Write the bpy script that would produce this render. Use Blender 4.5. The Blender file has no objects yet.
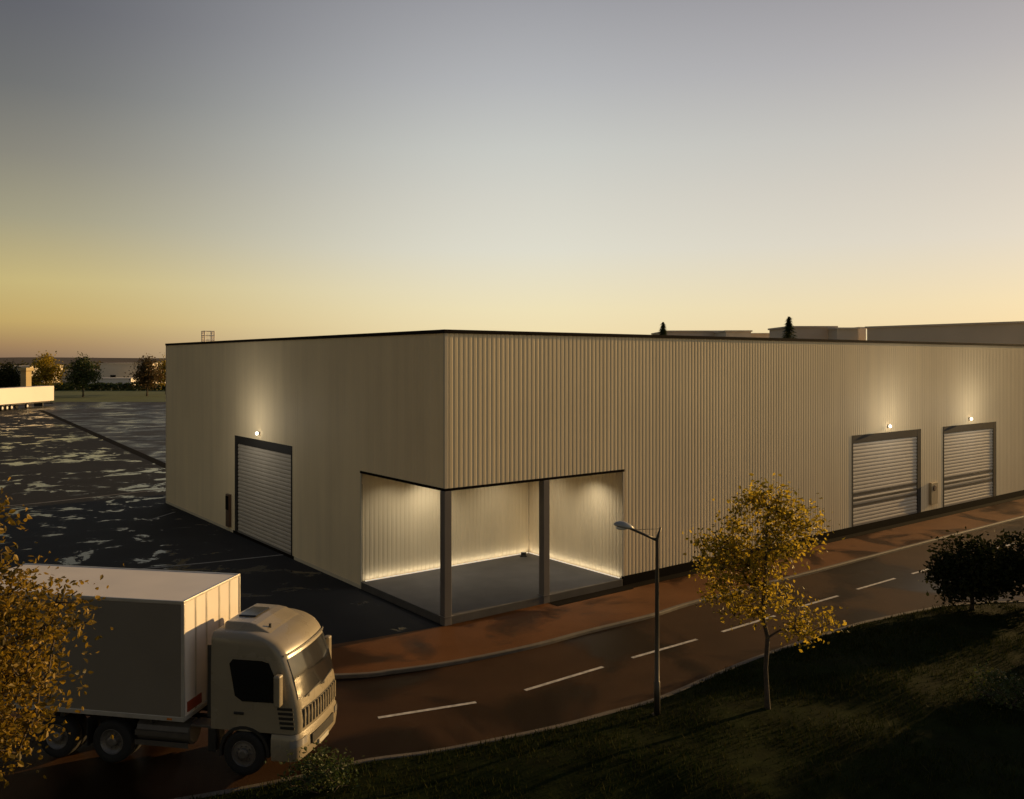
import bpy, bmesh, math, random
from mathutils import Vector, Matrix, noise

rnd = random.Random(7)
scene = bpy.context.scene
COL = scene.collection
R = math.radians
F, CX, HZ, H = 863.7, 512.0, 360.0, 9.435      # focal length in px, centre column, horizon row, eye height


def G(px, py, z=0.0):
    """ground point seen at a pixel of the photograph"""
    d = F * (H - z) / (py - HZ)
    return ((px - CX) / F * d, d)


# ------------------------------------------------------------------ materials
def new_mat(name):
    m = bpy.data.materials.new(name)
    m.use_nodes = True
    nt = m.node_tree
    return m, nt, nt.nodes, nt.links, nt.nodes['Principled BSDF']


def pmat(name, col, rough=0.6, metal=0.0, var=0.12, scale=3.0, bump=0.0, bscale=40.0, spec=0.5, coat=0.0):
    m, nt, N, L, B = new_mat(name)
    B.inputs['Roughness'].default_value = rough
    B.inputs['Metallic'].default_value = metal
    B.inputs['Specular IOR Level'].default_value = spec
    B.inputs['Coat Weight'].default_value = coat
    tc = N.new('ShaderNodeTexCoord')
    nz = N.new('ShaderNodeTexNoise')
    nz.inputs['Scale'].default_value = scale
    nz.inputs['Detail'].default_value = 6
    L.new(tc.outputs['Object'], nz.inputs['Vector'])
    cr = N.new('ShaderNodeValToRGB')
    cr.color_ramp.elements[0].position = 0.3
    cr.color_ramp.elements[1].position = 0.7
    cr.color_ramp.elements[0].color = (*[c * (1 - var) for c in col], 1)
    cr.color_ramp.elements[1].color = (*[min(1, c * (1 + var)) for c in col], 1)
    L.new(nz.outputs['Fac'], cr.inputs['Fac'])
    L.new(cr.outputs['Color'], B.inputs['Base Color'])
    mr = N.new('ShaderNodeMapRange')
    mr.inputs['To Min'].default_value = max(0.02, rough - 0.08)
    mr.inputs['To Max'].default_value = min(1, rough + 0.08)
    L.new(nz.outputs['Fac'], mr.inputs['Value'])
    L.new(mr.outputs['Result'], B.inputs['Roughness'])
    if bump:
        n2 = N.new('ShaderNodeTexNoise')
        n2.inputs['Scale'].default_value = bscale
        n2.inputs['Detail'].default_value = 4
        L.new(tc.outputs['Object'], n2.inputs['Vector'])
        bp = N.new('ShaderNodeBump')
        bp.inputs['Strength'].default_value = bump
        bp.inputs['Distance'].default_value = 0.02
        L.new(n2.outputs['Fac'], bp.inputs['Height'])
        L.new(bp.outputs['Normal'], B.inputs['Normal'])
    return m


def emat(name, col, strength):
    m, nt, N, L, B = new_mat(name)
    B.inputs['Base Color'].default_value = (*col, 1)
    B.inputs['Emission Color'].default_value = (*col, 1)
    B.inputs['Emission Strength'].default_value = strength
    return m


def asphalt(name, col, wet=0.5, scale=0.16, dry_rough=0.62, edge=0.05, stretch=(1, 1, 1), rot=0.0, wet_rough=0.07, dry_spec=0.15, wet_spec=0.5, patchy=False):
    """asphalt with standing water: wet areas are smooth, dry areas are rough"""
    m, nt, N, L, B = new_mat(name)
    tc = N.new('ShaderNodeTexCoord')
    mp = N.new('ShaderNodeMapping')
    mp.inputs['Scale'].default_value = stretch
    mp.inputs['Rotation'].default_value = (0, 0, rot)
    L.new(tc.outputs['Object'], mp.inputs['Vector'])
    pud = N.new('ShaderNodeTexNoise')
    pud.inputs['Scale'].default_value = scale
    pud.inputs['Detail'].default_value = 5
    pud.inputs['Roughness'].default_value = 0.68 if patchy else 0.52
    pud.inputs['Distortion'].default_value = 0.6
    L.new(mp.outputs['Vector'], pud.inputs['Vector'])
    mask = N.new('ShaderNodeMapRange')
    mask.inputs['From Min'].default_value = 1 - wet - edge
    mask.inputs['From Max'].default_value = 1 - wet + edge
    if patchy:      # whole stretches stay drier than others
        low = N.new('ShaderNodeTexNoise')
        low.inputs['Scale'].default_value = scale * 0.2
        low.inputs['Detail'].default_value = 2
        L.new(tc.outputs['Object'], low.inputs['Vector'])
        lm = N.new('ShaderNodeMapRange')
        lm.inputs['From Min'].default_value = 0.35
        lm.inputs['From Max'].default_value = 0.65
        lm.inputs['To Min'].default_value = -0.11
        lm.inputs['To Max'].default_value = 0.07
        L.new(low.outputs['Fac'], lm.inputs['Value'])
        sm = N.new('ShaderNodeMath')
        sm.operation = 'ADD'
        L.new(pud.outputs['Fac'], sm.inputs[0])
        L.new(lm.outputs['Result'], sm.inputs[1])
        L.new(sm.outputs[0], mask.inputs['Value'])
    else:
        L.new(pud.outputs['Fac'], mask.inputs['Value'])
    grain = N.new('ShaderNodeTexNoise')
    grain.inputs['Scale'].default_value = 45
    grain.inputs['Detail'].default_value = 5
    L.new(tc.outputs['Object'], grain.inputs['Vector'])
    big = N.new('ShaderNodeTexNoise')
    big.inputs['Scale'].default_value = 0.5
    big.inputs['Detail'].default_value = 7
    L.new(tc.outputs['Object'], big.inputs['Vector'])
    mixn = N.new('ShaderNodeMath')
    mixn.operation = 'MULTIPLY_ADD'
    mixn.inputs[1].default_value = 0.5
    L.new(grain.outputs['Fac'], mixn.inputs[0])
    half = N.new('ShaderNodeMath')
    half.operation = 'MULTIPLY'
    half.inputs[1].default_value = 0.5
    L.new(big.outputs['Fac'], half.inputs[0])
    L.new(half.outputs[0], mixn.inputs[2])
    cr = N.new('ShaderNodeValToRGB')
    cr.color_ramp.elements[0].position = 0.3
    cr.color_ramp.elements[1].position = 0.7
    cr.color_ramp.elements[0].color = (*[c * 0.62 for c in col], 1)
    cr.color_ramp.elements[1].color = (*[c * 1.4 for c in col], 1)
    L.new(mixn.outputs[0], cr.inputs['Fac'])
    dk = N.new('ShaderNodeMix')
    dk.data_type = 'RGBA'
    dk.inputs[7].default_value = (*[c * 0.3 for c in col], 1)
    L.new(mask.outputs['Result'], dk.inputs[0])
    L.new(cr.outputs['Color'], dk.inputs[6])
    L.new(dk.outputs[2], B.inputs['Base Color'])
    rr = N.new('ShaderNodeMapRange')
    rr.inputs['To Min'].default_value = dry_rough
    rr.inputs['To Max'].default_value = wet_rough
    L.new(mask.outputs['Result'], rr.inputs['Value'])
    L.new(rr.outputs['Result'], B.inputs['Roughness'])
    inv = N.new('ShaderNodeMath')
    inv.operation = 'SUBTRACT'
    inv.inputs[0].default_value = 1.0
    L.new(mask.outputs['Result'], inv.inputs[1])
    sp = N.new('ShaderNodeMapRange')
    sp.inputs['To Min'].default_value = dry_spec
    sp.inputs['To Max'].default_value = wet_spec
    L.new(mask.outputs['Result'], sp.inputs['Value'])
    L.new(sp.outputs['Result'], B.inputs['Specular IOR Level'])
    bp = N.new('ShaderNodeBump')
    bp.inputs['Distance'].default_value = 0.012
    L.new(grain.outputs['Fac'], bp.inputs['Height'])
    st = N.new('ShaderNodeMath')
    st.operation = 'MULTIPLY'
    st.inputs[1].default_value = 0.55
    L.new(inv.outputs[0], st.inputs[0])
    L.new(st.outputs[0], bp.inputs['Strength'])
    L.new(bp.outputs['Normal'], B.inputs['Normal'])
    return m


def leafmat(name, cols, trans=0.4, rough=0.5, spec=0.3):
    m, nt, N, L, B = new_mat(name)
    geo = N.new('ShaderNodeNewGeometry')
    cr = N.new('ShaderNodeValToRGB')
    el = cr.color_ramp.elements
    while len(el) < len(cols):
        el.new(0.5)
    for i, c in enumerate(cols):
        el[i].position = i / (len(cols) - 1)
        el[i].color = (*c, 1)
    L.new(geo.outputs['Random Per Island'], cr.inputs['Fac'])
    L.new(cr.outputs['Color'], B.inputs['Base Color'])
    B.inputs['Roughness'].default_value = rough
    B.inputs['Specular IOR Level'].default_value = spec
    tr = N.new('ShaderNodeBsdfTranslucent')
    L.new(cr.outputs['Color'], tr.inputs['Color'])
    mx = N.new('ShaderNodeMixShader')
    mx.inputs['Fac'].default_value = trans
    L.new(B.outputs[0], mx.inputs[1])
    L.new(tr.outputs[0], mx.inputs[2])
    out = [n for n in N if n.type == 'OUTPUT_MATERIAL'][0]
    L.new(mx.outputs[0], out.inputs['Surface'])
    return m


M = {}
def clad_mat():
    m, nt, N, L, B = new_mat('wall_cladding')
    tc = N.new('ShaderNodeTexCoord')
    mp = N.new('ShaderNodeMapping')
    mp.inputs['Scale'].default_value = (1.6, 1.6, 0.10)
    L.new(tc.outputs['Object'], mp.inputs['Vector'])
    n1 = N.new('ShaderNodeTexNoise')
    n1.inputs['Scale'].default_value = 1.0
    n1.inputs['Detail'].default_value = 5
    L.new(mp.outputs['Vector'], n1.inputs['Vector'])
    n2 = N.new('ShaderNodeTexNoise')
    n2.inputs['Scale'].default_value = 0.22
    n2.inputs['Detail'].default_value = 3
    L.new(tc.outputs['Object'], n2.inputs['Vector'])
    ad = N.new('ShaderNodeMath')
    ad.operation = 'ADD'
    L.new(n1.outputs['Fac'], ad.inputs[0])
    L.new(n2.outputs['Fac'], ad.inputs[1])
    cr = N.new('ShaderNodeValToRGB')
    cr.color_ramp.elements[0].position = 0.35
    cr.color_ramp.elements[1].position = 0.62
    cr.color_ramp.elements[0].color = (0.77, 0.635, 0.405, 1)
    cr.color_ramp.elements[1].color = (0.89, 0.735, 0.465, 1)
    hf = N.new('ShaderNodeMath')
    hf.operation = 'MULTIPLY'
    hf.inputs[1].default_value = 0.5
    L.new(ad.outputs[0], hf.inputs[0])
    L.new(hf.outputs[0], cr.inputs['Fac'])
    L.new(cr.outputs['Color'], B.inputs['Base Color'])
    B.inputs['Roughness'].default_value = 0.65
    B.inputs['Specular IOR Level'].default_value = 0.25
    return m


M['clad'] = clad_mat()
M['clad_trim'] = pmat('trim_metal', (0.6, 0.52, 0.37), 0.6, 0.0, 0.06, 1.0)
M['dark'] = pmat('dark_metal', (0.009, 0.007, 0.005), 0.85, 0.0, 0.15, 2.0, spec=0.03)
M['reveal'] = pmat('door_frame_steel', (0.012, 0.010, 0.007), 0.85, 0.0, 0.12, 2.0)
M['coping'] = pmat('coping_metal', (0.018, 0.013, 0.009), 0.8, 0.0, 0.1, 1.0, spec=0.05)
M['shutter'] = pmat('shutter_slats', (0.46, 0.41, 0.33), 0.55, 0.0, 0.06, 1.5)
M['stripe'] = pmat('shutter_window_bands', (0.06, 0.05, 0.035), 0.3, 0.0, 0.1, 2.0)
M['slab'] = pmat('porch_concrete', (0.10, 0.093, 0.084), 0.7, 0.0, 0.15, 1.2, 0.15, 60, spec=0.15)
M['column'] = pmat('column_steel', (0.14, 0.125, 0.11), 0.5, 0.0, 0.06, 1.0)
M['ceil'] = pmat('porch_ceiling', (0.5, 0.48, 0.43), 0.6, 0.0, 0.05, 1.0)
M['roofing'] = pmat('roof_membrane', (0.16, 0.16, 0.155), 0.85, 0.0, 0.12, 0.4)
M['lamp_glow'] = emat('lamp_glow', (1.0, 0.86, 0.66), 4)
M['led'] = emat('led_glow', (1.0, 0.86, 0.66), 0.5)
M['box_y'] = pmat('cabinet_paint', (0.32, 0.25, 0.14), 0.45, 0.0, 0.1, 4)
M['red_brown'] = pmat('cabinet_dark_paint', (0.09, 0.05, 0.03), 0.45, 0.0, 0.1, 4)
M['paving'] = asphalt('apron_asphalt', (0.145, 0.060, 0.019), 0.47, 0.30, 0.65, 0.04, dry_spec=0.1, wet_spec=0.06, wet_rough=0.45)
M['road'] = asphalt('road_asphalt', (0.050, 0.024, 0.010), 0.47, 0.20, 0.65, 0.04, dry_spec=0.1, wet_spec=0.08, wet_rough=0.4)
M['lot'] = asphalt('lot_asphalt', (0.017, 0.017, 0.018), 0.43, 0.50, 0.8, 0.022, wet_rough=0.12, wet_spec=0.16, patchy=True)
M['bay'] = asphalt('far_bay_asphalt', (0.045, 0.045, 0.047), 0.50, 0.24, 0.7, 0.12, wet_rough=0.22, wet_spec=0.22, patchy=True)
M['kerb'] = pmat('kerb_concrete', (0.12, 0.10, 0.075), 0.7, 0.0, 0.2, 2.5, 0.3, 50)
M['paint'] = pmat('road_paint', (0.55, 0.53, 0.48), 0.6, 0.0, 0.35, 6.0)
M['paint_worn'] = pmat('worn_lot_paint', (0.22, 0.21, 0.19), 0.6, 0.0, 0.5, 2.0)
M['earth'] = pmat('open_land', (0.06, 0.055, 0.028), 0.95, 0.0, 0.35, 0.05)
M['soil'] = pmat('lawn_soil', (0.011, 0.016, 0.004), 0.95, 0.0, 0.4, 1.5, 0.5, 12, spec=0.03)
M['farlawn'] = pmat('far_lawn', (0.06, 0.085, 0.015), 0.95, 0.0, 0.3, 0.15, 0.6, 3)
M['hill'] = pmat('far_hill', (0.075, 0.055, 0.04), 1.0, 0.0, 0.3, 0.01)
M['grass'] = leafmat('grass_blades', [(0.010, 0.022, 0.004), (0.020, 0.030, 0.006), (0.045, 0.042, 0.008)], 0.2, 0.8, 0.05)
M['bark'] = pmat('bark', (0.07, 0.052, 0.038), 0.9, 0.0, 0.35, 8, 0.6, 30)
M['leaf_gold'] = leafmat('gold_leaves', [(0.11, 0.10, 0.014), (0.28, 0.21, 0.02), (0.45, 0.32, 0.025), (0.58, 0.43, 0.05)], 0.55)
M['leaf_rust'] = leafmat('rust_leaves', [(0.06, 0.05, 0.01), (0.17, 0.115, 0.014), (0.28, 0.175, 0.015), (0.38, 0.24, 0.022)], 0.45)
M['leaf_green'] = leafmat('green_leaves', [(0.03, 0.05, 0.014), (0.05, 0.075, 0.02), (0.08, 0.09, 0.02)], 0.3)
M['leaf_dark'] = leafmat('dark_leaves', [(0.016, 0.024, 0.01), (0.03, 0.036, 0.012), (0.045, 0.045, 0.014)], 0.2, 0.7, 0.06)
M['leaf_woods'] = leafmat('wood_leaves', [(0.05, 0.06, 0.025), (0.09, 0.08, 0.035), (0.13, 0.10, 0.04)], 0.3, 0.8, 0.05)
M['leaf_red'] = leafmat('reddish_leaves', [(0.05, 0.05, 0.018), (0.10, 0.07, 0.025), (0.17, 0.09, 0.035)], 0.35)
M['truck_white'] = pmat('truck_white_paint', (0.5, 0.48, 0.44), 0.38, 0.0, 0.06, 1.2, coat=0.2)
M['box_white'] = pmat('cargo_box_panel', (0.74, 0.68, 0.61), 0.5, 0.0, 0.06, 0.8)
M['box_side_shade'] = pmat('cargo_side_shade', (0.19, 0.17, 0.14), 0.5, 0.0, 0.06, 0.8)  # the white box darkened here, its side shade put into the colour
M['cab_grey'] = pmat('cab_paint', (0.27, 0.235, 0.17), 0.28, 0.0, 0.06, 1.5, coat=0.3)
M['rail'] = pmat('alu_rail', (0.55, 0.53, 0.49), 0.4, 0.5, 0.08, 3)
M['rubber'] = pmat('rubber', (0.012, 0.012, 0.012), 0.85, 0.0, 0.2, 10)
M['rim'] = pmat('rim_steel', (0.16, 0.15, 0.14), 0.5, 0.5, 0.15, 6)
M['plastic'] = pmat('black_plastic', (0.02, 0.02, 0.02), 0.5, 0.0, 0.15, 6)
M['grey_plastic'] = pmat('grey_plastic', (0.16, 0.15, 0.14), 0.5, 0.0, 0.1, 5)
M['chassis'] = pmat('chassis_paint', (0.03, 0.028, 0.026), 0.6, 0.0, 0.3, 5)
M['tank'] = pmat('tank_alu', (0.12, 0.11, 0.10), 0.5, 0.6, 0.1, 4)
M['glass'] = pmat('dark_glass', (0.012, 0.012, 0.013), 0.06, 0.0, 0.1, 1, spec=0.7)
M['headlight'] = pmat('headlight_lens', (0.35, 0.34, 0.33), 0.12, 0.3, 0.1, 8)
M['amber'] = pmat('amber_lens', (0.5, 0.15, 0.02), 0.25, 0.0, 0.1, 8)
M['red_lens'] = pmat('red_panel', (0.3, 0.05, 0.02), 0.4, 0.0, 0.1, 8)
M['post'] = pmat('lamp_post_steel', (0.06, 0.052, 0.042), 0.45, 0.3, 0.15, 3)
M['lamp_head'] = pmat('lamp_head_alu', (0.33, 0.33, 0.31), 0.4, 0.3, 0.08, 4)
M['lens'] = pmat('lamp_lens', (0.7, 0.7, 0.66), 0.2, 0.0, 0.05, 4)
M['far_wall'] = pmat('far_wall', (0.74, 0.62, 0.5), 0.8, 0.0, 0.08, 0.1)
M['far_grey'] = pmat('far_grey_wall', (0.74, 0.66, 0.54), 0.8, 0.0, 0.1, 0.15)
M['far_pale'] = pmat('far_pale_wall', (0.78, 0.74, 0.68), 0.7, 0.0, 0.06, 0.1)
M['tower'] = pmat('tower_render', (0.55, 0.42, 0.2), 0.8, 0.0, 0.15, 0.3)
M['plate'] = pmat('blank_plate', (0.5, 0.48, 0.4), 0.4, 0.0, 0.05, 5)


# ------------------------------------------------------------------ mesh helpers
def link(o, parent=None):
    COL.objects.link(o)
    if parent:
        o.parent = parent
    return o


def obj(name, bm, m, parent=None, smooth=False, bevel=0.0):
    me = bpy.data.meshes.new(name)
    bm.to_mesh(me)
    bm.free()
    for mm in (m if isinstance(m, (list, tuple)) else [m]):
        me.materials.append(mm)
    if smooth:
        for p in me.polygons:
            p.use_smooth = True
    o = bpy.data.objects.new(name, me)
    link(o, parent)
    if bevel:
        b = o.modifiers.new('bevel', 'BEVEL')
        b.width = bevel
        b.segments = 2
        b.limit_method = 'ANGLE'
        b.angle_limit = R(40)
    return o


def empty(name, label, cat, loc, rz=0.0, group=None):
    o = bpy.data.objects.new(name, None)
    o.empty_display_size = 0.3
    o.location = loc
    o.rotation_euler = (0, 0, rz)
    tag(o, label, cat, group)
    return link(o)


def tag(o, label, cat, group=None):
    o['label'] = label
    o['category'] = cat
    if group:
        o['group'] = group
    return o


def struct(name, bm, m, kind='structure', **k):
    o = obj(name, bm, m, **k)
    o['kind'] = kind
    return o


def BM():
    return bmesh.new()


def box(bm, x0, x1, y0, y1, z0, z1, mi=0):
    v = [bm.verts.new((x, y, z)) for z in (z0, z1) for x, y in ((x0, y0), (x1, y0), (x1, y1), (x0, y1))]
    for f in ((3, 2, 1, 0), (4, 5, 6, 7), (0, 1, 5, 4), (1, 2, 6, 5), (2, 3, 7, 6), (3, 0, 4, 7)):
        fc = bm.faces.new([v[i] for i in f])
        fc.material_index = mi
    return bm


def boxbm(*a):
    return box(BM(), *a)


def tube(bm, p, q, r0, r1=None, n=8, caps=True):
    p, q = Vector(p), Vector(q)
    r1 = r0 if r1 is None else r1
    d = (q - p).normalized()
    a = d.orthogonal().normalized()
    b = d.cross(a)
    A, Bv = [], []
    for i in range(n):
        t = 2 * math.pi * i / n
        o = a * math.cos(t) + b * math.sin(t)
        A.append(bm.verts.new(p + o * r0))
        Bv.append(bm.verts.new(q + o * r1))
    for i in range(n):
        j = (i + 1) % n
        bm.faces.new((A[i], A[j], Bv[j], Bv[i]))
    if caps:
        bm.faces.new(A[::-1])
        bm.faces.new(Bv)
    return bm


def path_tube(bm, pts, rads, n=8):
    """one continuous tube through points"""
    pts = [Vector(p) for p in pts]
    rings = []
    prev = None
    for i, p in enumerate(pts):
        d = (pts[min(i + 1, len(pts) - 1)] - pts[max(i - 1, 0)]).normalized()
        a = prev - d * prev.dot(d) if prev else d.orthogonal()
        a.normalize()
        prev = a
        b = d.cross(a)
        rings.append([bm.verts.new(p + (a * math.cos(2 * math.pi * k / n) + b * math.sin(2 * math.pi * k / n)) * rads[i]) for k in range(n)])
    for r0, r1 in zip(rings, rings[1:]):
        for k in range(n):
            bm.faces.new((r0[k], r0[(k + 1) % n], r1[(k + 1) % n], r1[k]))
    bm.faces.new(rings[0][::-1])
    bm.faces.new(rings[-1])
    return bm


def lathe_y(bm, prof, n=28, cx=0, cy=0, cz=0):
    """profile of (radius, y) turned about the Y axis"""
    rings = []
    for r, y in prof:
        if r < 1e-5:
            rings.append([bm.verts.new((cx, cy + y, cz))])
        else:
            rings.append([bm.verts.new((cx + r * math.cos(2 * math.pi * k / n), cy + y, cz + r * math.sin(2 * math.pi * k / n))) for k in range(n)])
    for a, b in zip(rings, rings[1:]):
        for k in range(n):
            j = (k + 1) % n
            if len(a) == 1 and len(b) == 1:
                continue
            if len(a) == 1:
                bm.faces.new((a[0], b[j], b[k]))
            elif len(b) == 1:
                bm.faces.new((a[k], a[j], b[0]))
            else:
                bm.faces.new((a[k], a[j], b[j], b[k]))
    bmesh.ops.recalc_face_normals(bm, faces=bm.faces)
    return bm


def poly(bm, pts, z):
    f = bm.faces.new([bm.verts.new((x, y, z)) for x, y in pts])
    bm.normal_update()
    if f.normal.z < 0:
        f.normal_flip()
    return bm


def smooth_path(pts, sub=6):
    out = []
    n = len(pts)
    for i in range(n - 1):
        p0, p1, p2, p3 = (Vector(pts[max(i - 1, 0)]), Vector(pts[i]), Vector(pts[i + 1]), Vector(pts[min(i + 2, n - 1)]))
        for k in range(sub):
            t = k / sub
            q = 0.5 * (2 * p1 + (p2 - p0) * t + (2 * p0 - 5 * p1 + 4 * p2 - p3) * t * t + (3 * p1 - p0 - 3 * p2 + p3) * t ** 3)
            out.append((q.x, q.y))
    out.append(tuple(pts[-1]))
    return out


def kerb_strip(path, w, z0, z1, side=1):
    """a kerb swept along a path; side=+1 grows to the left of the direction of travel"""
    bm = BM()
    P = [Vector(p) for p in path]
    rings = []
    c = 0.02
    for i, p in enumerate(P):
        d = (P[min(i + 1, len(P) - 1)] - P[max(i - 1, 0)]).normalized()
        nrm = Vector((-d.y, d.x)) * side
        q = p + nrm * w
        m1 = p + nrm * c
        m2 = q - nrm * c
        rings.append([bm.verts.new((p.x, p.y, z0)), bm.verts.new((p.x, p.y, z1 - c)), bm.verts.new((m1.x, m1.y, z1)),
                      bm.verts.new((m2.x, m2.y, z1)), bm.verts.new((q.x, q.y, z1 - c)), bm.verts.new((q.x, q.y, z0))])
    for a, b in zip(rings, rings[1:]):
        for k in range(5):
            bm.faces.new((a[k], a[k + 1], b[k + 1], b[k]))
    bm.faces.new(rings[0])
    bm.faces.new(rings[-1][::-1])
    bmesh.ops.recalc_face_normals(bm, faces=bm.faces)
    return bm


def band(path, w):
    """a flat painted line, as lists of quads"""
    P = [Vector(p) for p in path]
    out = []
    for i, p in enumerate(P):
        d = (P[min(i + 1, len(P) - 1)] - P[max(i - 1, 0)]).normalized()
        nn = Vector((-d.y, d.x)) * w / 2
        out.append((p + nn, p - nn))
    return out


def add_band(bm, path, w, z):
    r = [(bm.verts.new((a.x, a.y, z)), bm.verts.new((b.x, b.y, z))) for a, b in band(path, w)]
    for (a, b), (c, d) in zip(r, r[1:]):
        f = bm.faces.new((b, d, c, a))
    return bm


# ------------------------------------------------------------------ camera, world, sun
cam = bpy.data.cameras.new('camera')
cam.sensor_width = 36.0
cam.lens = 36.0 * F / 1024.0
cam.shift_y = -(399.5 - HZ) / 1024.0
cam.clip_start = 0.1
cam.clip_end = 6000
co = bpy.data.objects.new('camera', cam)
co.location = (0, 0, H)
co.rotation_euler = (R(90), 0, 0)
COL.objects.link(co)
scene.camera = co

SUN_AZ = R(34.2)         # measured from +X towards +Y
SUN_EL = R(10.0)
BACK_SKY = 0.68
w = bpy.data.worlds.new('World')
scene.world = w
w.use_nodes = True
wn, wl = w.node_tree.nodes, w.node_tree.links
bg = wn['Background']
sky = wn.new('ShaderNodeTexSky')
sky.sky_type = 'NISHITA'
sky.sun_disc = False
sky.sun_elevation = SUN_EL
sky.sun_rotation = math.pi / 2 - SUN_AZ
sky.altitude = 50
sky.air_density = 1.0
sky.dust_density = 2.0
sky.ozone_density = 1.0
def lin(c):
    return tuple((v / 255 / 12.92) if v < 10.3 else ((v / 255 + 0.055) / 1.055) ** 2.4 for v in c)


def sky_ramp(stops, k):
    n = wn.new('ShaderNodeValToRGB')
    el = n.color_ramp.elements
    while len(el) < len(stops):
        el.new(0.9)
    for e, (z, c) in zip(el, stops):
        e.position = z
        e.color = (*[v * k for v in lin(c)], 1)
    return n


# evening haze: pale and bright towards the sun, dim yellow to one side, dark behind
tcw = wn.new('ShaderNodeTexCoord')
sep = wn.new('ShaderNodeSeparateXYZ')
wl.new(tcw.outputs['Generated'], sep.inputs[0])
flat = wn.new('ShaderNodeVectorMath')
flat.operation = 'MULTIPLY'
flat.inputs[1].default_value = (1, 1, 0)
wl.new(tcw.outputs['Generated'], flat.inputs[0])
nrm = wn.new('ShaderNodeVectorMath')
nrm.operation = 'NORMALIZE'
wl.new(flat.outputs[0], nrm.inputs[0])
dot = wn.new('ShaderNodeVectorMath')
dot.operation = 'DOT_PRODUCT'
dot.inputs[1].default_value = (math.cos(R(35)), math.sin(R(35)), 0)
wl.new(nrm.outputs[0], dot.inputs[0])
rA = sky_ramp([(0.0, (247, 224, 172)), (0.058, (243, 229, 188)), (0.126, (227, 223, 207)), (0.182, (217, 214, 202)), (0.236, (205, 205, 198)), (0.308, (183, 183, 184)),
               (0.385, (160, 159, 163)), (0.55, (120, 122, 129)), (1.0, (84, 88, 98))], 0.9)
rB = sky_ramp([(0.0, (140, 112, 90)), (0.015, (168, 134, 94)), (0.04, (200, 170, 104)), (0.08, (204, 184, 122)), (0.144, (166, 158, 128)), (0.206, (138, 133, 119)),
               (0.27, (112, 111, 108)), (0.34, (97, 96, 100)), (0.55, (88, 90, 99)), (1.0, (80, 84, 94))], 0.9)
for n_ in (rA, rB):
    wl.new(sep.outputs['Z'], n_.inputs['Fac'])
fa = wn.new('ShaderNodeMapRange')
fa.interpolation_type = 'SMOOTHSTEP'
fa.inputs['From Min'].default_value = 0.05
fa.inputs['From Max'].default_value = 0.60
wl.new(dot.outputs['Value'], fa.inputs['Value'])
mA = wn.new('ShaderNodeMix')
mA.data_type = 'RGBA'
wl.new(fa.outputs[0], mA.inputs[0])
wl.new(rB.outputs[0], mA.inputs[6])
wl.new(rA.outputs[0], mA.inputs[7])
fb = wn.new('ShaderNodeMapRange')
fb.inputs['From Min'].default_value = -0.6
fb.inputs['From Max'].default_value = 0.1
fb.inputs['To Min'].default_value = BACK_SKY
fb.inputs['To Max'].default_value = 1.0
wl.new(dot.outputs['Value'], fb.inputs['Value'])
sc_ = wn.new('ShaderNodeVectorMath')
sc_.operation = 'SCALE'
ft = wn.new('ShaderNodeMapRange')
ft.inputs['From Min'].default_value = 0.62
ft.inputs['From Max'].default_value = 0.92
wl.new(dot.outputs['Value'], ft.inputs['Value'])
mT = wn.new('ShaderNodeMix')
mT.data_type = 'RGBA'
mT.inputs[6].default_value = (1, 1, 1, 1)
mT.inputs[7].default_value = (0.90, 0.85, 0.85, 1)
wl.new(ft.outputs[0], mT.inputs[0])
mU = wn.new('ShaderNodeVectorMath')
mU.operation = 'MULTIPLY'
wl.new(mA.outputs[2], mU.inputs[0])
wl.new(mT.outputs[2], mU.inputs[1])
wl.new(mU.outputs[0], sc_.inputs[0])
wl.new(fb.outputs[0], sc_.inputs['Scale'])
s10 = wn.new('ShaderNodeVectorMath')
s10.operation = 'SCALE'
s10.inputs['Scale'].default_value = 10.0
wl.new(sc_.outputs[0], s10.inputs[0])
mN = wn.new('ShaderNodeVectorMath')
mN.operation = 'MULTIPLY_ADD'
mN.inputs[1].default_value = (0.12, 0.12, 0.12)
wl.new(sky.outputs[0], mN.inputs[0])
wl.new(s10.outputs[0], mN.inputs[2])
wl.new(mN.outputs[0], bg.inputs['Color'])
bg.inputs['Strength'].default_value = 0.10

sd = bpy.data.lights.new('sun', 'SUN')
sd.energy = 5.0
sd.angle = R(0.5)
sd.color = (1.0, 0.62, 0.24)
so = bpy.data.objects.new('sun', sd)
sdir = Vector((math.cos(SUN_AZ) * math.cos(SUN_EL), math.sin(SUN_AZ) * math.cos(SUN_EL), math.sin(SUN_EL)))
so.rotation_euler = sdir.to_track_quat('Z', 'Y').to_euler()
so.location = (40, 20, 30)
COL.objects.link(so)

scene.view_settings.view_transform = 'Standard'
scene.view_settings.look = 'None'
scene.view_settings.exposure = 0.0
scene.view_settings.gamma = 1.0
scene.render.engine = 'CYCLES'
scene.cycles.use_denoising = True

# ------------------------------------------------------------------ the ground
bm = BM()
poly(bm, [(-2500, -300), (2500, -300), (2500, 4000), (-2500, 4000)], -0.02)
struct('ground', bm, M['earth'])

AX = Vector((math.cos(R(37.8)), math.sin(R(37.8))))      # along the long front of the warehouse
AY = Vector((-AX.y, AX.x))
C0 = Vector((-2.377, 30.64))


def W(lx, ly):
    p = C0 + AX * lx + AY * ly
    return (p.x, p.y)


LY_ = 33.4
bm = BM()
poly(bm, [(-330, 14), (-20, 14), (30, 14), (70, 30), (190, 120), (190, 194), (-330, 194)], 0.0)
struct('parking_lot', bm, M['lot'])

bm = BM()
poly(bm, [G(45, 412), G(166, 466), W(0.5, 26), W(0.5, LY_ - 1), W(60, LY_), (120, 194), (-140, 194)], 0.004)
bmesh.ops.triangulate(bm, faces=bm.faces)
struct('parking_bay', bm, M['bay'])

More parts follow.
